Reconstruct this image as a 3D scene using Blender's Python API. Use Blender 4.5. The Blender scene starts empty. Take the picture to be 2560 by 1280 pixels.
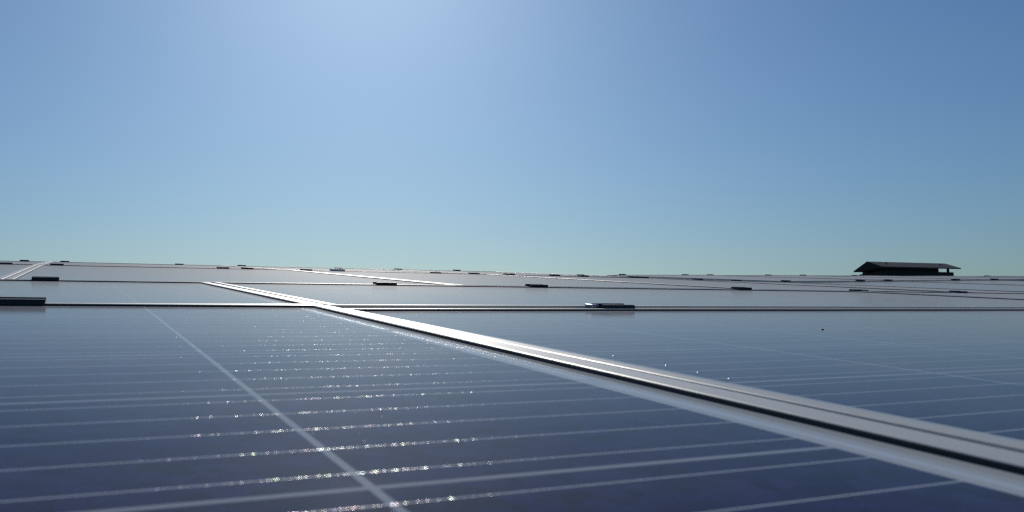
import bpy, bmesh, math, random
from mathutils import Vector, Matrix

random.seed(7)
scn = bpy.context.scene
C = scn.collection

# ------------------------------------------------------------------ units
# Everything is laid out on the roof in "cells" (one solar-cell pitch):
# u runs along the rows to the right, v runs up the roof away from the camera,
# z stands off the roof.  The roof itself rises 5 degrees away from the camera.
P = 0.158
TILT = math.radians(5.0)
ROOF = Matrix.Translation((0, 0, 6.0)) @ Matrix.Rotation(TILT, 4, 'X') @ Matrix.Scale(P, 4)
ROT = Matrix.Rotation(TILT, 3, 'X')

# ------------------------------------------------------------------ camera
FOC, YAW, PITCH, ROLL = 2187.96, 0.464361, 0.0103598, 0.0319134
CAM = Vector((-0.43303, -1.330314, 0.357966))
F = Vector((math.sin(YAW) * math.cos(PITCH), math.cos(YAW) * math.cos(PITCH), math.sin(PITCH)))
R = F.cross(Vector((0, 0, 1))).normalized()
U = R.cross(F)
R, U = R * math.cos(ROLL) + U * math.sin(ROLL), -R * math.sin(ROLL) + U * math.cos(ROLL)
cd = bpy.data.cameras.new('camera')
cd.sensor_width = 36.0
cd.lens = 36.0 * FOC / 2560.0
cd.clip_start = 0.005
cd.clip_end = 20000
cd.dof.use_dof = True
cd.dof.focus_distance = 1.55
cd.dof.aperture_fstop = 24.0
cam = bpy.data.objects.new('camera', cd)
C.objects.link(cam)
m3 = ROT @ Matrix((R, U, -F)).transposed()
cam.matrix_world = Matrix.Translation(ROOF @ CAM) @ m3.to_4x4()
scn.camera = cam

# ------------------------------------------------------------------ sky and sun
SUN_ROOF = Vector((0.252, 0.866, 0.422)).normalized()
SUN = (ROT @ SUN_ROOF).normalized()
SUN_EL = math.asin(SUN.z)
SUN_AZ = math.atan2(SUN.x, SUN.y)
w = bpy.data.worlds.new('World')
scn.world = w
w.use_nodes = True
nt = w.node_tree
nt.nodes.clear()
out = nt.nodes.new('ShaderNodeOutputWorld')
bg = nt.nodes.new('ShaderNodeBackground')
sky = nt.nodes.new('ShaderNodeTexSky')
sky.sky_type = 'NISHITA'
sky.sun_disc = False
sky.sun_elevation = SUN_EL
sky.sun_rotation = SUN_AZ
sky.altitude = 200
sky.air_density = 1.3
sky.dust_density = 0.85
sky.ozone_density = 4.0
bg.inputs['Strength'].default_value = 0.0515
wb = nt.nodes.new('ShaderNodeMix')          # the camera's cool white balance
wb.data_type = 'RGBA'
wb.blend_type = 'MULTIPLY'
wb.inputs[0].default_value = 1.0
wb.inputs[7].default_value = (0.635, 0.875, 1.135, 1.0)
nt.links.new(sky.outputs[0], wb.inputs[6])
nt.links.new(wb.outputs[2], bg.inputs[0])
nt.links.new(bg.outputs[0], out.inputs[0])

sl = bpy.data.lights.new('sun', 'SUN')
sl.energy = 2.2
sl.angle = math.radians(0.5)
sl.color = (1.0, 0.955, 0.88)
so = bpy.data.objects.new('sun', sl)
C.objects.link(so)
so.rotation_euler = SUN.to_track_quat('Z', 'Y').to_euler()
so.location = (0, 0, 30)

scn.view_settings.view_transform = 'Standard'
scn.view_settings.look = 'None'
scn.view_settings.exposure = 0.0
scn.view_settings.gamma = 1.0
scn.render.engine = 'CYCLES'
scn.cycles.use_denoising = False
scn.cycles.max_bounces = 8
scn.cycles.sample_clamp_indirect = 6.0
scn.cycles.filter_width = 1.3

# ------------------------------------------------------------------ node helper
class NT:
    def __init__(self, name):
        self.m = bpy.data.materials.new(name)
        self.m.use_nodes = True
        self.t = self.m.node_tree
        self.b = self.t.nodes['Principled BSDF']
    def n(self, typ, **kw):
        nd = self.t.nodes.new(typ)
        for k, v in kw.items():
            setattr(nd, k, v)
        return nd
    def link(self, a, b):
        self.t.links.new(a, b)
    def put(self, sock, v):
        if isinstance(v, (int, float)):
            sock.default_value = v
        elif isinstance(v, tuple):
            sock.default_value = v if len(v) == len(sock.default_value) else v + (1.0,)
        else:
            self.link(v, sock)
    def math(self, op, a, b=0.0, c=0.0, clamp=False):
        nd = self.n('ShaderNodeMath', operation=op, use_clamp=clamp)
        self.put(nd.inputs[0], a); self.put(nd.inputs[1], b); self.put(nd.inputs[2], c)
        return nd.outputs[0]
    def mix(self, f, a, b):
        nd = self.n('ShaderNodeMix', data_type='RGBA')
        self.put(nd.inputs[0], f); self.put(nd.inputs[6], a); self.put(nd.inputs[7], b)
        return nd.outputs[2]
    def mixf(self, f, a, b):
        nd = self.n('ShaderNodeMix', data_type='FLOAT')
        self.put(nd.inputs[0], f); self.put(nd.inputs[2], a); self.put(nd.inputs[3], b)
        return nd.outputs[0]
    def noise(self, vec, scale, detail=2.0, rough=0.5):
        nd = self.n('ShaderNodeTexNoise')
        self.put(nd.inputs['Vector'], vec)
        nd.inputs['Scale'].default_value = scale
        nd.inputs['Detail'].default_value = detail
        nd.inputs['Roughness'].default_value = rough
        return nd
    def ramp(self, f, lo, hi):
        nd = self.n('ShaderNodeMapRange')
        nd.inputs[1].default_value = lo; nd.inputs[2].default_value = hi
        self.put(nd.inputs[0], f)
        return nd.outputs[0]
    def objvec(self, sx=1, sy=1, sz=1, rnd=True):
        tc = self.n('ShaderNodeTexCoord')
        mp = self.n('ShaderNodeMapping')
        mp.inputs['Scale'].default_value = (sx, sy, sz)
        self.link(tc.outputs['Object'], mp.inputs['Vector'])
        if rnd:
            oi = self.n('ShaderNodeObjectInfo')
            k = self.math('MULTIPLY', oi.outputs['Random'], 37.0)
            self.link(k, mp.inputs['Location'])
        return mp.outputs[0]

MARG_L, MARG_S = 0.17, 0.14           # frame + white border before the first cell, short / long sides (cells)
MARG_R = 0.275                        # the other short side carries the wider border with the cross ribbons
BAR_0, BAR_S, BAR_L = 0.075, 0.12, 0.09   # width of frame bars: first short side, second short side, long sides
LEN, DEP = 12 + MARG_L + MARG_R, 6 + 2 * MARG_S

def cell_material():
    k = NT('cells_under_glass')
    tc = k.n('ShaderNodeTexCoord')
    sep = k.n('ShaderNodeSeparateXYZ')
    k.link(tc.outputs['Object'], sep.inputs[0])
    x = k.math('SUBTRACT', k.math('DIVIDE', sep.outputs[0], P), MARG_L)
    y = k.math('SUBTRACT', k.math('DIVIDE', sep.outputs[1], P), MARG_S)
    def inside(v, hi, e=0.0):
        return k.math('MULTIPLY', k.math('GREATER_THAN', v, -e), k.math('LESS_THAN', v, hi + e))
    inx = inside(x, 12, -0.008); iny = inside(y, 6, -0.008)
    ins = k.math('MULTIPLY', inx, iny)
    def near(v, h):   # 1 within h of an integer
        d = k.math('ABSOLUTE', k.math('SUBTRACT', v, k.math('ROUND', v)))
        return k.math('LESS_THAN', d, h)
    gap = k.math('MAXIMUM', near(x, 0.0085), near(y, 0.0095))
    cell = k.math('MULTIPLY', ins, k.math('SUBTRACT', 1.0, gap))
    bus = near(k.math('ADD', k.math('MULTIPLY', y, 5.0), 0.5), 0.013)
    bus = k.math('MULTIPLY', bus, inside(x, 12, 0.02))
    bus = k.math('MULTIPLY', bus, iny)
    # cross ribbons at the two short ends, in pieces
    end = k.math('MAXIMUM',
                 k.math('LESS_THAN', k.math('ABSOLUTE', k.math('ADD', x, 0.045)), 0.017),
                 k.math('LESS_THAN', k.math('ABSOLUTE', k.math('SUBTRACT', x, 12.045)), 0.017))
    piece = k.math('GREATER_THAN', k.math('ABSOLUTE', k.math('SUBTRACT', k.math('DIVIDE', y, 2.0), k.math('ROUND', k.math('DIVIDE', y, 2.0)))), 0.035)
    rib = k.math('MULTIPLY', k.math('MULTIPLY', end, piece), inside(y, 6, -0.05))
    metal = k.math('MAXIMUM', bus, rib)
    # crystal tone
    oi = k.n('ShaderNodeObjectInfo')
    off = k.math('MULTIPLY', oi.outputs['Random'], 40.0)
    comb = k.n('ShaderNodeCombineXYZ')
    k.link(k.math('ADD', sep.outputs[0], off), comb.inputs[0])
    k.link(sep.outputs[1], comb.inputs[1])
    vec = comb.outputs[0]
    cry = k.n('ShaderNodeTexVoronoi'); cry.inputs['Scale'].default_value = 130.0
    k.link(vec, cry.inputs['Vector'])
    cs = k.n('ShaderNodeSeparateColor'); k.link(cry.outputs['Color'], cs.inputs[0])
    cellcol = k.mix(cs.outputs[0], (0.005, 0.006, 0.038), (0.018, 0.020, 0.098))
    dust = k.noise(vec, 9.0, 5.0, 0.6).outputs[0]
    dustf = k.ramp(dust, 0.3, 0.75)
    base = k.mix(ins, (0.50, 0.51, 0.50), (0.36, 0.38, 0.41))
    base = k.mix(cell, base, cellcol)
    base = k.mix(k.math('MULTIPLY', dustf, 0.035), base, (0.45, 0.42, 0.38))
    glint_grain = k.noise(vec, 1300.0, 1.0, 0.5).outputs[0]  # pale grain painted into the colour for glints and sensor noise
    base = k.mix(k.math('MULTIPLY', k.ramp(glint_grain, 0.45, 0.8), 0.07), base, (0.40, 0.42, 0.46))
    base = k.mix(metal, base, (0.75, 0.77, 0.80))
    # fine glass grain
    g1 = k.noise(vec, 900.0, 2.0, 0.6).outputs[0]
    g2 = k.noise(vec, 260.0, 2.0, 0.6).outputs[0]
    gh = k.math('ADD', k.math('MULTIPLY', g1, 0.5), k.math('MULTIPLY', g2, 0.8))
    bmp = k.n('ShaderNodeBump'); bmp.inputs['Strength'].default_value = 0.03
    bmp.inputs['Distance'].default_value = 0.0012
    k.link(gh, bmp.inputs['Height'])
    b = k.b
    k.link(base, b.inputs['Base Color'])
    k.link(k.mixf(dustf, 0.05, 0.09), b.inputs['Roughness'])
    b.inputs['IOR'].default_value = 1.085
    k.link(bmp.outputs[0], b.inputs['Normal'])
    # soldered ribbon: lumpy tin under the glass
    mv = k.n('ShaderNodeCombineXYZ')
    k.link(k.math('MULTIPLY', k.math('ADD', sep.outputs[0], off), 1.0), mv.inputs[0])
    k.link(k.math('MULTIPLY', sep.outputs[1], 1.0), mv.inputs[1])
    lump = k.noise(mv.outputs[0], 320.0, 2.0, 0.6).outputs[0]
    b2 = k.n('ShaderNodeBump'); b2.inputs['Strength'].default_value = 0.75
    b2.inputs['Distance'].default_value = 0.0012
    k.link(lump, b2.inputs['Height'])
    tin = k.n('ShaderNodeBsdfPrincipled')
    glint_hue = k.noise(mv.outputs[0], 220.0, 0.0).outputs[1]
    tint = k.mix(0.22, (0.08, 0.08, 0.08), glint_hue)  # random hues put into the metal colour to imitate dispersed sun glints
    k.link(tint, tin.inputs['Base Color'])
    tin.inputs['Metallic'].default_value = 1.0
    tin.inputs['Roughness'].default_value = 0.20
    k.link(b2.outputs[0], tin.inputs['Normal'])
    # the glass over the ribbon still mirrors the sky at a grazing look
    fr = k.n('ShaderNodeFresnel'); fr.inputs['IOR'].default_value = 1.10
    mx = k.n('ShaderNodeMixShader')
    keep = k.math('MULTIPLY', metal, k.math('SUBTRACT', 1.0, fr.outputs[0], clamp=True))
    keep = k.math('MULTIPLY', keep, 0.27)
    # scattered metal specks put in to imitate sun glints on the glass
    sp = k.n('ShaderNodeTexVoronoi'); sp.inputs['Scale'].default_value = 170.0
    k.link(vec, sp.inputs['Vector'])
    ss = k.n('ShaderNodeSeparateColor'); k.link(sp.outputs['Color'], ss.inputs[0])
    spk = k.math('MULTIPLY', k.math('LESS_THAN', sp.outputs['Distance'], 0.07), k.math('GREATER_THAN', ss.outputs[1], 0.80))
    keep = k.math('MAXIMUM', keep, k.math('MULTIPLY', spk, 0.06))
    k.link(keep, mx.inputs[0]); k.link(b.outputs[0], mx.inputs[1]); k.link(tin.outputs[0], mx.inputs[2])
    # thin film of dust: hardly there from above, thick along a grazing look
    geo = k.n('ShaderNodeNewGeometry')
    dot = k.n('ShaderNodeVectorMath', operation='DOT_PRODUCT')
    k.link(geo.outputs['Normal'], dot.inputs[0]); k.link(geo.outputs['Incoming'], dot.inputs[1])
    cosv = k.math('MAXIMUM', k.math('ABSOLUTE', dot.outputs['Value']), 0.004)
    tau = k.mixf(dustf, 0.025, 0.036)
    tau = k.math('MULTIPLY', tau, k.mixf(glint_grain, 0.7, 1.3))
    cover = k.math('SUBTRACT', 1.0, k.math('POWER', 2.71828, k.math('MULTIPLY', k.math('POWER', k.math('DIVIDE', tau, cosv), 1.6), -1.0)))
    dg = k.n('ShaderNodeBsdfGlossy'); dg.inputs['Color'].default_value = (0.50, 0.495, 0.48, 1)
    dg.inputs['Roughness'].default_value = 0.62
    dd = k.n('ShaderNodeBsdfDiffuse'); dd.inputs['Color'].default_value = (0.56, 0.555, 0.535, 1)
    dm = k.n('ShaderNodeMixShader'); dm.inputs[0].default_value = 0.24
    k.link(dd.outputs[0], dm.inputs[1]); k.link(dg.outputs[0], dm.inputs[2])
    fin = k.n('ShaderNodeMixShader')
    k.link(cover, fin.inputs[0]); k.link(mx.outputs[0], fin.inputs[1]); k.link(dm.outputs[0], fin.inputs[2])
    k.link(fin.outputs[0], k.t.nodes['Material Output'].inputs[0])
    return k.m

def alu_material(name='anodised_aluminium', col=(0.70, 0.655, 0.58), r0=0.40, r1=0.52):
    k = NT(name)
    v = k.objvec(4, 4, 4)
    n1 = k.noise(v, 60.0, 4.0, 0.6).outputs[0]
    n2 = k.noise(v, 3.0, 3.0, 0.6).outputs[0]
    c = k.mix(k.ramp(n2, 0.3, 0.7), tuple(a * 0.88 for a in col), col)
    k.link(c, k.b.inputs['Base Color'])
    k.b.inputs['Metallic'].default_value = 0.15
    k.link(k.mixf(n1, r0, r1), k.b.inputs['Roughness'])
    bm = k.n('ShaderNodeBump'); bm.inputs['Strength'].default_value = 0.12
    bm.inputs['Distance'].default_value = 0.0004
    k.link(n1, bm.inputs['Height']); k.link(bm.outputs[0], k.b.inputs['Normal'])
    return k.m

def plain(name, col, rough, metal=0.0, var=0.25, scale=20.0, bump=0.0):
    k = NT(name)
    v = k.objvec()
    n = k.noise(v, scale, 4.0, 0.6).outputs[0]
    lo = tuple(c * (1 - var) for c in col); hi = tuple(min(1, c * (1 + var)) for c in col)
    k.link(k.mix(k.ramp(n, 0.3, 0.7), lo, hi), k.b.inputs['Base Color'])
    k.link(k.mixf(n, rough * 0.85, min(1, rough * 1.15)), k.b.inputs['Roughness'])
    k.b.inputs['Metallic'].default_value = metal
    if bump:
        bm = k.n('ShaderNodeBump'); bm.inputs['Strength'].default_value = bump
        bm.inputs['Distance'].default_value = 0.001
        k.link(n, bm.inputs['Height']); k.link(bm.outputs[0], k.b.inputs['Normal'])
    return k.m

M = {
    'cells': cell_material(),
    'alu': alu_material(),
    'silver': alu_material('bright_clamp_metal', (0.85, 0.82, 0.76), 0.40, 0.5),
    'lip_strip': plain('lip_strip_black', (0.012, 0.012, 0.014), 0.6, scale=300.0),
    'clamp': plain('black_anodised_metal', (0.009, 0.010, 0.017), 0.5, 0.0, scale=150.0, bump=0.1),
    'bolt': plain('steel_bolt', (0.35, 0.35, 0.36), 0.35, 0.9),
    'vent': plain('dark_vent_metal', (0.006, 0.006, 0.006), 0.75, 0.0, scale=6.0),
    'vent_top': plain('weathered_vent_sheet', (0.080, 0.064, 0.052), 0.7, 0.0, scale=9.0),
    'deck': plain('grey_roof_sheet', (0.16, 0.16, 0.17), 0.5, 0.3, scale=2.0),
    'wall': plain('pale_wall_panel', (0.42, 0.42, 0.40), 0.7, scale=1.0),
    'ground': plain('field_ground', (0.10, 0.11, 0.06), 0.95, scale=0.05, var=0.4),
    'fly': plain('dark_droppings', (0.01, 0.01, 0.01), 0.5),
}
kd = NT('drop_glint_metal')  # bright metal stands in for the sun glint on water drops
kd.b.inputs['Base Color'].default_value = (0.9, 0.95, 1, 1)
kd.b.inputs['Roughness'].default_value = 0.35
kd.b.inputs['Metallic'].default_value = 1.0
M['bead'] = kd.m

# ------------------------------------------------------------------ mesh helpers (cells -> metres)
def link(name, me, mat, parent=None):
    o = bpy.data.objects.new(name, me)
    C.objects.link(o)
    if mat is not None and not me.materials:
        me.materials.append(mat)
    if parent is not None:
        o.parent = parent
    return o

def to_mesh(bm, name, smooth=False):
    bmesh.ops.recalc_face_normals(bm, faces=bm.faces)
    bmesh.ops.scale(bm, vec=(P, P, P), verts=bm.verts)
    me = bpy.data.meshes.new(name)
    bm.to_mesh(me); bm.free()
    if smooth:
        for f in me.polygons: f.use_smooth = True
    return me

def add_box(bm, x0, x1, y0, y1, z0, z1, bev=0.0):
    vs = [bm.verts.new((x, y, z)) for x in (x0, x1) for y in (y0, y1) for z in (z0, z1)]
    idx = [(0, 1, 3, 2), (4, 6, 7, 5), (0, 4, 5, 1), (2, 3, 7, 6), (0, 2, 6, 4), (1, 5, 7, 3)]
    fs = [bm.faces.new([vs[i] for i in q]) for q in idx]
    if bev:
        es = list({e for f in fs for e in f.edges})
        bmesh.ops.bevel(bm, geom=es, offset=bev, segments=2, affect='EDGES', profile=0.5)

def ring(bm, levels):
    """levels: list of (inset_x, inset_y, z); lofts rectangular loops inset from the LEN x DEP outline."""
    loops = []
    for ix, iy, z in levels:
        jx = ix if ix < .03 else ix - BAR_S + BAR_0
        loops.append([bm.verts.new(c) for c in ((jx, iy, z), (LEN - ix, iy, z), (LEN - ix, DEP - iy, z), (jx, DEP - iy, z))])
    for a, b in zip(loops, loops[1:]):
        for i in range(4):
            j = (i + 1) % 4
            bm.faces.new((a[i], a[j], b[j], b[i]))

LIP = 0.0158
def frame_mesh():
    bm = bmesh.new()
    e = 0.006
    ring(bm, [(0.02, 0.02, -0.235), (0, 0, -0.235), (0, 0, LIP - e), (e * .35, e * .35, LIP - e * .3), (e, e, LIP),
              (BAR_S - e, BAR_L - e, LIP), (BAR_S - e * .3, BAR_L - e * .3, LIP - e * .3), (BAR_S, BAR_L, LIP - e), (BAR_S, BAR_L, -0.03),
              (0.02, 0.02, -0.03), (0.02, 0.02, -0.235)])
    return to_mesh(bm, 'frame')

def lip_strip_mesh():  # near-black strip along the inner lip of the frame
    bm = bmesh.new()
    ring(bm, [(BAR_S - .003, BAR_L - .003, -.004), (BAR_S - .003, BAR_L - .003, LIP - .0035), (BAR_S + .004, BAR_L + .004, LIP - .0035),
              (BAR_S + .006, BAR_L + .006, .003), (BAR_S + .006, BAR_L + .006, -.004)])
    return to_mesh(bm, 'lip_strip')

def glass_mesh():
    bm = bmesh.new()
    add_box(bm, BAR_0 - .05, LEN - BAR_S + .05, BAR_L - .04, DEP - BAR_L + .04, -0.022, 0.0)
    return to_mesh(bm, 'glass')

ME_FRAME, ME_LIP_STRIP, ME_GLASS = frame_mesh(), lip_strip_mesh(), glass_mesh()

def roofpos(u, v, z):
    return ROOF @ Vector((u, v, z))

def place(o, origin, ex, ey):
    """origin in roof cells, ex / ey approximate local axes in roof cells"""
    X = Vector(ex).normalized()
    Z = X.cross(Vector(ey)).normalized()
    Y = Z.cross(X)
    m = ROT @ Matrix((X, Y, Z)).transposed()
    o.matrix_world = Matrix.Translation(roofpos(*origin)) @ m.to_4x4()

def thing(name, label, cat, group=None):
    o = bpy.data.objects.new(name, None)
    o.empty_display_size = 0.05
    C.objects.link(o)
    o['label'] = label; o['category'] = cat
    if group: o['group'] = group
    return o

proto = thing('solar_panel', '', 'solar panel', 'solar panels covering the roof')
link('frame', ME_FRAME, M['alu'], proto)
link('lip_strip', ME_LIP_STRIP, M['lip_strip'], proto)
link('glass', ME_GLASS, M['cells'], proto)
used = [False]

def copy_thing(src):
    r = src.copy(); C.objects.link(r)
    for ch in list(src.children):
        c = ch.copy(); C.objects.link(c); c.parent = r
        for g in list(ch.children):
            d = g.copy(); C.objects.link(d); d.parent = c
    return r

def panel(label, u0, v0, zs, portrait=False):
    """zs: glass heights at the corners (near-left, near-right, far-left, far-right)"""
    o = copy_thing(proto) if used[0] else proto
    used[0] = True
    o['label'] = label
    w_, d_ = (DEP, LEN) if portrait else (LEN, DEP)
    nl, nr, fl, fr = zs
    du = ((nr - nl) + (fr - fl)) / 2; dv = ((fl - nl) + (fr - nr)) / 2
    zc = sum(zs) / 4
    zA = zc - du / 2 - dv / 2
    if portrait:
        place(o, (u0 + w_, v0, zA + du), (0, d_, dv), (-w_, 0, -du))
    else:
        place(o, (u0, v0, zA), (w_, 0, du), (0, d_, dv))
    return o

# ------------------------------------------------------------------ the panels
panel('nearest dark blue panel with glinting thin lines, left of the long bright rail', 1.275 - LEN, -1.14, (0, 0, 0, 0))
za = lambda u, v: .0056 * (u - 1.39) - .0031 * v - .003
panel('large dark blue solar panel in the foreground, right of the long bright rail', 1.325, -1.225,
      (za(1.345, -1.2), za(13.9, -1.2), za(1.345, 5.1), za(13.9, 5.1)))
V2 = 5.21
panel('grey-blue second-row solar panel left of the long rail', 1.275 - LEN, V2, (-.060, -.001, -.095, -.029))
panel('wide pale grey second-row panel behind the clamp with the light end piece', 1.325, V2, (-.002, .058, -.029, .036))
panel('thin sliver of second-row solar panel at the right picture edge', 13.85, V2, (.058, .115, .045, .10))
V3 = 11.54
S = DEP + .04
z3n = [(-7.6, -.10), (-1.2, -.045), (5.3, 0.0), (11.2, .028), (17.4, .05), (24, .07), (30.3, .25), (36.6, .43)]
z3f = [(-7.6, -.075), (-1.2, -.027), (3.3, .0), (10.7, .026), (14.9, .043), (17.6, .044), (24, .006), (30.3, .19), (36.6, .36)]
z4n = [(-7.6, -.077), (-1.2, -.03), (3.3, -.003), (10.7, .024), (14.9, .044), (17.6, .045)]
z4f = [(-7.6, -.15), (-2, -.088), (1.7, -.08), (5.9, -.055), (10, -.05), (12.7, -.017), (15.6, .006), (17.4, .011)]
def lerp(tab, u):
    for (a, za_), (b, zb) in zip(tab, tab[1:]):
        if u <= b or (b, zb) == tab[-1]:
            return za_ + (zb - za_) * (u - a) / (b - a)
def col_panel(label, u0, v0, tn, tf):
    u1 = u0 + DEP
    return panel(label, u0, v0, (lerp(tn, u0), lerp(tn, u1), lerp(tf, u0), lerp(tf, u1)), True)
L3 = ['third-row solar panel cut by the left picture edge, left of the short pale rail',
      'third-row pale grey panel between the short pale rail and the first slanting rail',
      'third-row grey solar panel between the two slanting bright rails in the middle',
      'third-row grey solar panel just right of the longer slanting rail',
      'third-row grey panel edged by two thin fanning lines below the roof vent',
      'bluish raised solar panel in front of the dark gap under the roof vent',
      'bluish raised solar panel at the right picture edge in front of the dark gap']
for i, l in enumerate(L3):
    col_panel(l, -1.2 + S * (i - 1), V3, z3n, z3f)
V4 = V3 + LEN + .06
L4 = ['skyline solar panel at the far left, left of the white rail end',
      'skyline solar panel just right of the white rail end at left',
      'skyline solar panel with the bright sunlit edge behind the silver clamp',
      'skyline solar panel between the silver clamp and the bright rail on the crest',
      'skyline panel right of the bright crest rail, at the lowest skyline point']
for i, l in enumerate(L4[:4]):
    col_panel(l, -1.2 + S * (i - 1), V4, z4n, z4f)
panel(L4[4], -1.2 + S * 3, V4, (.043, .012, .004, -.062), True)
z5n = lambda u: -.0145 + .08 + .0268 * (u - 24.46)
z5f = lambda u: -.0145 + .092 + .0205 * (u - 27.44)
L5 = ['raised far solar panel where the skyline starts to climb again',
      'raised skyline panel, second from the left end of its array',
      'raised far solar panel with its corner below the left eave of the roof vent',
      'raised far solar panel in front of the dark roof vent',
      'raised far solar panel just right of the roof vent',
      'raised far solar panel on the skyline at the right picture edge']
for i, l in enumerate(L5):
    u0 = 24.0 + S * i; u1 = u0 + DEP
    panel(l, u0, V4 + .05, (z5n(u0), z5n(u1), z5f(u0), z5f(u1)), True)

# ------------------------------------------------------------------ clamps
def clamp_body(length, top=.036):
    """rail clamp: two wings bearing on the frames, raised lips, open channel between them"""
    bm = bmesh.new()
    prof = [(-.135, .002), (-.135, top - .012), (-.122, top - .001), (-.070, top), (-.060, top - .008), (-.058, -.02), (.030, -.02),
            (.034, top - .004), (.040, top + .004), (.088, top + .004), (.094, top - .004), (.094, .002)]
    L = length / 2
    a = [bm.verts.new((-L, y, z)) for y, z in prof]
    b = [bm.verts.new((L, y, z)) for y, z in prof]
    n = len(prof)
    for i in range(n):
        j = (i + 1) % n
        bm.faces.new((a[i], a[j], b[j], b[i]))
    for lp in (a, b):
        bm.faces.new(lp)
    bmesh.ops.triangulate(bm, faces=[f for f in bm.faces if len(f.verts) > 4])
    return to_mesh(bm, 'clamp_body')
def bolt_mesh():
    bm = bmesh.new()
    bmesh.ops.create_cone(bm, cap_ends=True, segments=6, radius1=.032, radius2=.032, depth=.024, matrix=Matrix.Translation((0, -.014, -.008)))
    return to_mesh(bm, 'bolt')
GC = 'clamps holding the panel edges'
def make_clamp(body, mat):
    o = thing('panel_clamp', '', 'clamp', GC)
    link('clamp_body', body, mat, o)
    link('bolt', ME_BOLT, M['bolt'], o)
    return o
ME_BOLT = bolt_mesh()
dark = make_clamp(clamp_body(.31), M['clamp'])
d_used = [False]
def clamp(label, u, v, z, slope=0.0, src=None):
    global d_used
    if src is None:
        o = copy_thing(dark) if d_used[0] else dark
        d_used[0] = True
    else:
        o = src
    o['label'] = label
    place(o, (u, v, z), (1, 0, slope), (0, 1, 0))
    return o

V12 = 5.17
clamp('biggest black clamp, cut by the left picture edge on the nearest cross joint', -.74, V12, .006)
c1 = clamp('black clamp with a light end piece on the nearest cross joint', 3.82, V12, .006, .0056)
# the pressed steel end piece on that clamp
bm = bmesh.new()
add_box(bm, -.235, -.16, -.05, .075, .0, .036, .010)
link('end_piece', to_mesh(bm, 'end_piece'), M['bolt'], c1)

V23 = 11.51
for l, u, z in [('black clamp near the left picture edge on the second cross joint', -.744, -.035),
                ('black clamp with a white top edge on the second cross joint, below the slanting rail', 3.832, -.014),
                ('black clamp on the second cross joint between the two slanting rails', 6.463, .004),
                ('black clamp on the second cross joint at the lower end of the longer slanting rail', 10.852, .032),
                ('black clamp on the second cross joint below the left end of the roof vent', 13.941, .036),
                ('black clamp on the second cross joint nearest the right picture edge', 17.0, .055)]:
    clamp(l, u, V23, z + LIP - .006, .006)
V34 = V4 - .03
J = [(-1.95, 'small dark clamp at the left picture edge just below the skyline'),
     (-.80, 'dark clamp just below the skyline, right of the white rail end'),
     (3.29, 'first dark clamp below the skyline to the right of the left rail pair'),
     (3.95, 'flat grey clamp lying just below its darker neighbour under the skyline'),
     (5.60, 'dark clamp at the top of the first slanting rail'),
     (9.63, 'dark clamp on the bright strip right of the silver clamp'),
     (10.93, 'black clamp on the third cross joint at the end of the bright strip'),
     (12.17, 'dark clamp at the top end of the longer slanting rail'),
     (13.86, 'dark clamp on the third cross joint under the bright crest rail'),
     (14.97, 'dark clamp under the lower end of the bright crest rail'),
     (17.0, 'left one of two touching dark clamps at the lowest part of the skyline'),
     (17.42, 'right one of two touching dark clamps at the lowest part of the skyline'),
     (19.8, 'pale grey clamp low on the joint right of the touching pair'),
     (21.6, 'dark clamp midway between the touching pair and the dark gap')]
for u, l in J:
    z = (lerp(z4n, u) if u < 17.6 else .045 - (u - 17.6) * .005) + LIP
    clamp(l, u, V34, z - .004, .003)
K = [(24.1, 'dark clamp at the left end of the dark gap'), (28.1, 'dark clamp on the dark gap below the left end of the roof vent'),
     (29.73, 'dark clamp on the dark gap below the middle of the roof vent'), (33.9, 'dark clamp on the dark gap just right of the roof vent'),
     (36.5, 'dark clamp on the dark gap nearest the right picture edge')]
for u, l in K:
    clamp(l, u, V4 + .04, z5n(max(u, 24)) + LIP, .0268)
# silver clamp on the bright strip
sc_ = make_clamp(clamp_body(.40, .058), M['silver'])
sc_.name = 'silver_clamp'
clamp('shiny silver clamp standing on the bright strip below the skyline', 6.52, V34, lerp(z4n, 6.5) + LIP, .004, sc_)
V45 = V4 + LEN + .03
T = [(-2.08, 'first skyline clamp from the left picture edge'), (-.72, 'skyline clamp just right of the white rail end'),
     (3.42, 'third skyline clamp from the left, alone on a long dark edge'), (5.88, 'skyline clamp above the flat grey clamp'),
     (9.99, 'grey skyline clamp straight above the silver clamp'), (12.76, 'skyline clamp right of the silver clamp'),
     (15.65, 'skyline clamp left of the bright crest rail')]
for u, l in T:
    clamp(l, u, V45, lerp(z4f, u) + LIP, .004)
clamp('faint skyline clamp over the lower end of the bright crest rail', 22.4, V45, -.035, -.009)
T2 = [(24.95, 'skyline clamp where the skyline starts to climb'), (28.99, 'second skyline clamp of the raised array'),
      (30.68, 'third skyline clamp of the raised array'), (34.84, 'fourth skyline clamp of the raised array'),
      (37.5, 'fifth skyline clamp of the raised array, left of the roof vent'), (41.67, 'skyline clamp by the left eave tip of the roof vent'),
      (53.95, 'skyline clamp in the open stretch right of the roof vent')]
for u, l in T2:
    clamp(l, u, V45 + .05, z5f(u) + LIP, .0205)

# ------------------------------------------------------------------ roof vent
vent = thing('roof_vent', 'dark gabled roof vent standing on posts behind the panels at right', 'roof vent')
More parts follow.
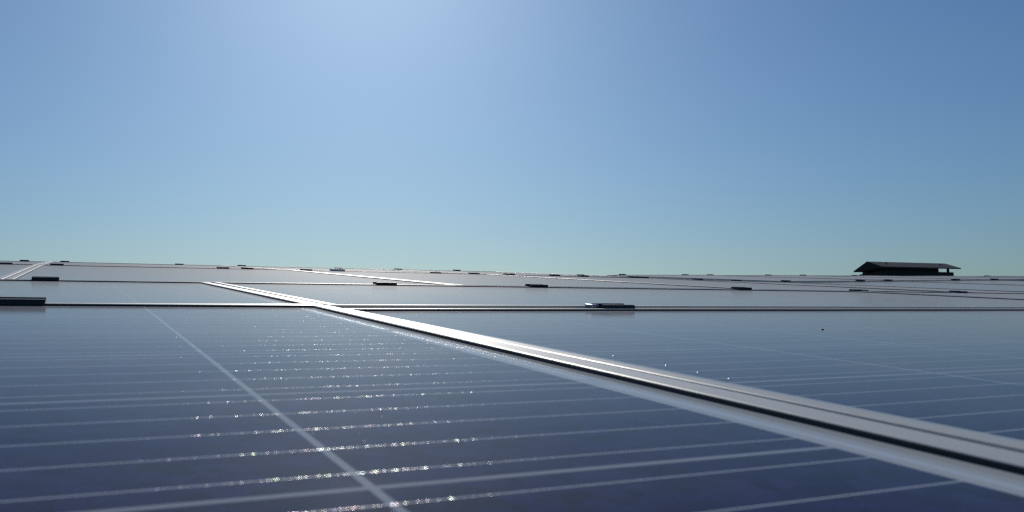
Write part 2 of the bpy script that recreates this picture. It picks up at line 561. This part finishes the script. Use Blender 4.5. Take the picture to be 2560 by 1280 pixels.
# local frame: x along ridge, y across, z up; front eave at y=-1.32
place(vent, (57.1, 45.32, .985), (8.73, 0, .10), (0, 2.64, -.41))
LV = 8.73 / 2; HW = 1.335; RH = .55; TH = .085
bm = bmesh.new()
prof = [(-HW, 0), (0, RH), (HW, 0), (HW, -TH), (0, RH - TH * 1.2), (-HW, -TH)]
a = [bm.verts.new((-LV, y, z)) for y, z in prof]; b = [bm.verts.new((LV, y, z)) for y, z in prof]
for i in range(6):
    j = (i + 1) % 6
    bm.faces.new((a[i], a[j], b[j], b[i]))
for lp in (a, b):
    bm.faces.new((lp[0], lp[1], lp[4], lp[5])); bm.faces.new((lp[1], lp[2], lp[3], lp[4]))
link('cap_sheet', to_mesh(bm, 'cap_sheet'), M['vent_top'], vent)
for s in (-1,):         # gable end plate, left side only: the right end is open
    bm = bmesh.new()
    x0, x1 = sorted((s * (LV + .012), s * (LV - .02)))
    pr = [(-HW - .01, -TH - .02), (0, RH + .005), (HW + .01, -TH - .02)]
    a = [bm.verts.new((x0, y, z)) for y, z in pr]; b = [bm.verts.new((x1, y, z)) for y, z in pr]
    bm.faces.new(a); bm.faces.new(b)
    for i in range(3):
        j = (i + 1) % 3
        bm.faces.new((a[i], a[j], b[j], b[i]))
    link('gable_end', to_mesh(bm, 'gable_end'), M['vent'], vent)
bm = bmesh.new()
add_box(bm, -3.6, 2.25, -.95, .95, -.42, .02, .02)
link('vent_housing', to_mesh(bm, 'vent_housing'), M['vent'], vent)
bm = bmesh.new()
add_box(bm, -4.1, 3.75, -1.1, 1.1, -1.2, -.30, .02)
link('curb', to_mesh(bm, 'curb'), M['vent'], vent)
for x in (-3.85, 3.45):
    for y in (-.85, .85):
        bm = bmesh.new()
        add_box(bm, x - .07, x + .07, y - .07, y + .07, -.30, .18, .01)
        link('post', to_mesh(bm, 'post'), M['vent'], vent)
for x in (-3.0, 3.0):
    bm = bmesh.new()
    bmesh.ops.create_cone(bm, cap_ends=True, segments=10, radius1=.07, radius2=.05, depth=.09, matrix=Matrix.Translation((x, -.55, .36)))
    link('bolt', to_mesh(bm, 'bolt'), M['vent'], vent)

# ------------------------------------------------------------------ droplets and specks on the near glass
def droplet(label, u, v, z, r, mat, name, cat, group=None):
    bm = bmesh.new()
    bmesh.ops.create_uvsphere(bm, u_segments=14, v_segments=8, radius=r)
    for q in bm.verts:
        q.co.z = max(q.co.z, -r * .15) * .45
        q.co.x *= 1 + .25 * math.sin(q.co.y / r * 2 + u)
    o = link(name, to_mesh(bm, name, True), mat)
    o['label'] = label; o['category'] = cat
    if group: o['group'] = group
    place(o, (u, v, z), (1, 0, 0), (0, 1, 0))
for l, u, v in [('glinting bead farthest along the rail on the right foreground panel', 1.475, 1.66),
                ('glinting bead second farthest along the rail on the right foreground panel', 1.478, 1.30),
                ('glinting bead second nearest along the rail on the right foreground panel', 1.462, 1.09),
                ('glinting bead nearest along the rail on the right foreground panel', 1.46, .92)]:
    droplet(l, u + .12, v + .08, za(u, v), .006, M['bead'], 'glinting_bead', 'bead', 'beads glinting along the rail')
droplet('tiny black speck lying alone on the right foreground panel', 3.93, 2.85, za(3.93, 2.85), .014, M['fly'], 'dropping', 'speck')

# ------------------------------------------------------------------ building under the panels, ground
bld = thing('roof_building', 'low metal-roofed building that carries the solar panels', 'building')
bld.matrix_world = Matrix.Translation(roofpos(0, 0, -.65))
def roof_sheet():
    bm = bmesh.new()
    prev = None
    u = -22.0; k_ = 0
    us = []
    while u < 80:
        us += [(u, 0), (u + .25, .22), (u + .55, .22), (u + .8, 0)]
        u += 2.0
    rows = []
    for v, dz in ((-16, 0), (41, 0), (70, -4.2)):
        rows.append([bm.verts.new((uu, v, z + dz + (max(0, uu - 24) * .011 if v > 20 else 0))) for uu, z in us])
    for r0, r1 in zip(rows, rows[1:]):
        for i in range(len(us) - 1):
            bm.faces.new((r0[i], r0[i + 1], r1[i + 1], r1[i]))
    return bm
bm = roof_sheet()
me = to_mesh(bm, 'metal_roof')
ro = link('metal_roof', me, M['deck'], bld)
ro.matrix_parent_inverse.identity()
ro.matrix_basis = ROT.to_4x4()
def wall(c):
    bm = bmesh.new()
    base = bld.matrix_world.translation
    pts = [ROT @ (Vector(q) * P) for q in c]
    a = [bm.verts.new((q.x, q.y, q.z - .06)) for q in pts]
    b = [bm.verts.new((q.x, q.y, -base.z)) for q in pts]
    n = len(a)
    for i in range(n):
        j = (i + 1) % n
        bm.faces.new((a[i], b[i], b[j], a[j]))
    me = bpy.data.meshes.new('wall'); bm.to_mesh(me); bm.free()
    link('wall', me, M['wall'], bld)
wall([(-21.5, -15.5, 0), (79, -15.5, 0), (79, 41, .3), (79, 69.5, -4), (-21.5, 69.5, -4.2), (-21.5, 41, 0)])

bm = bmesh.new()
bmesh.ops.create_grid(bm, x_segments=8, y_segments=8, size=6000)
me = bpy.data.meshes.new('ground'); bm.to_mesh(me); bm.free()
g = link('ground', me, M['ground'])
g['kind'] = 'structure'
g['label'] = 'flat open ground far below the roof'
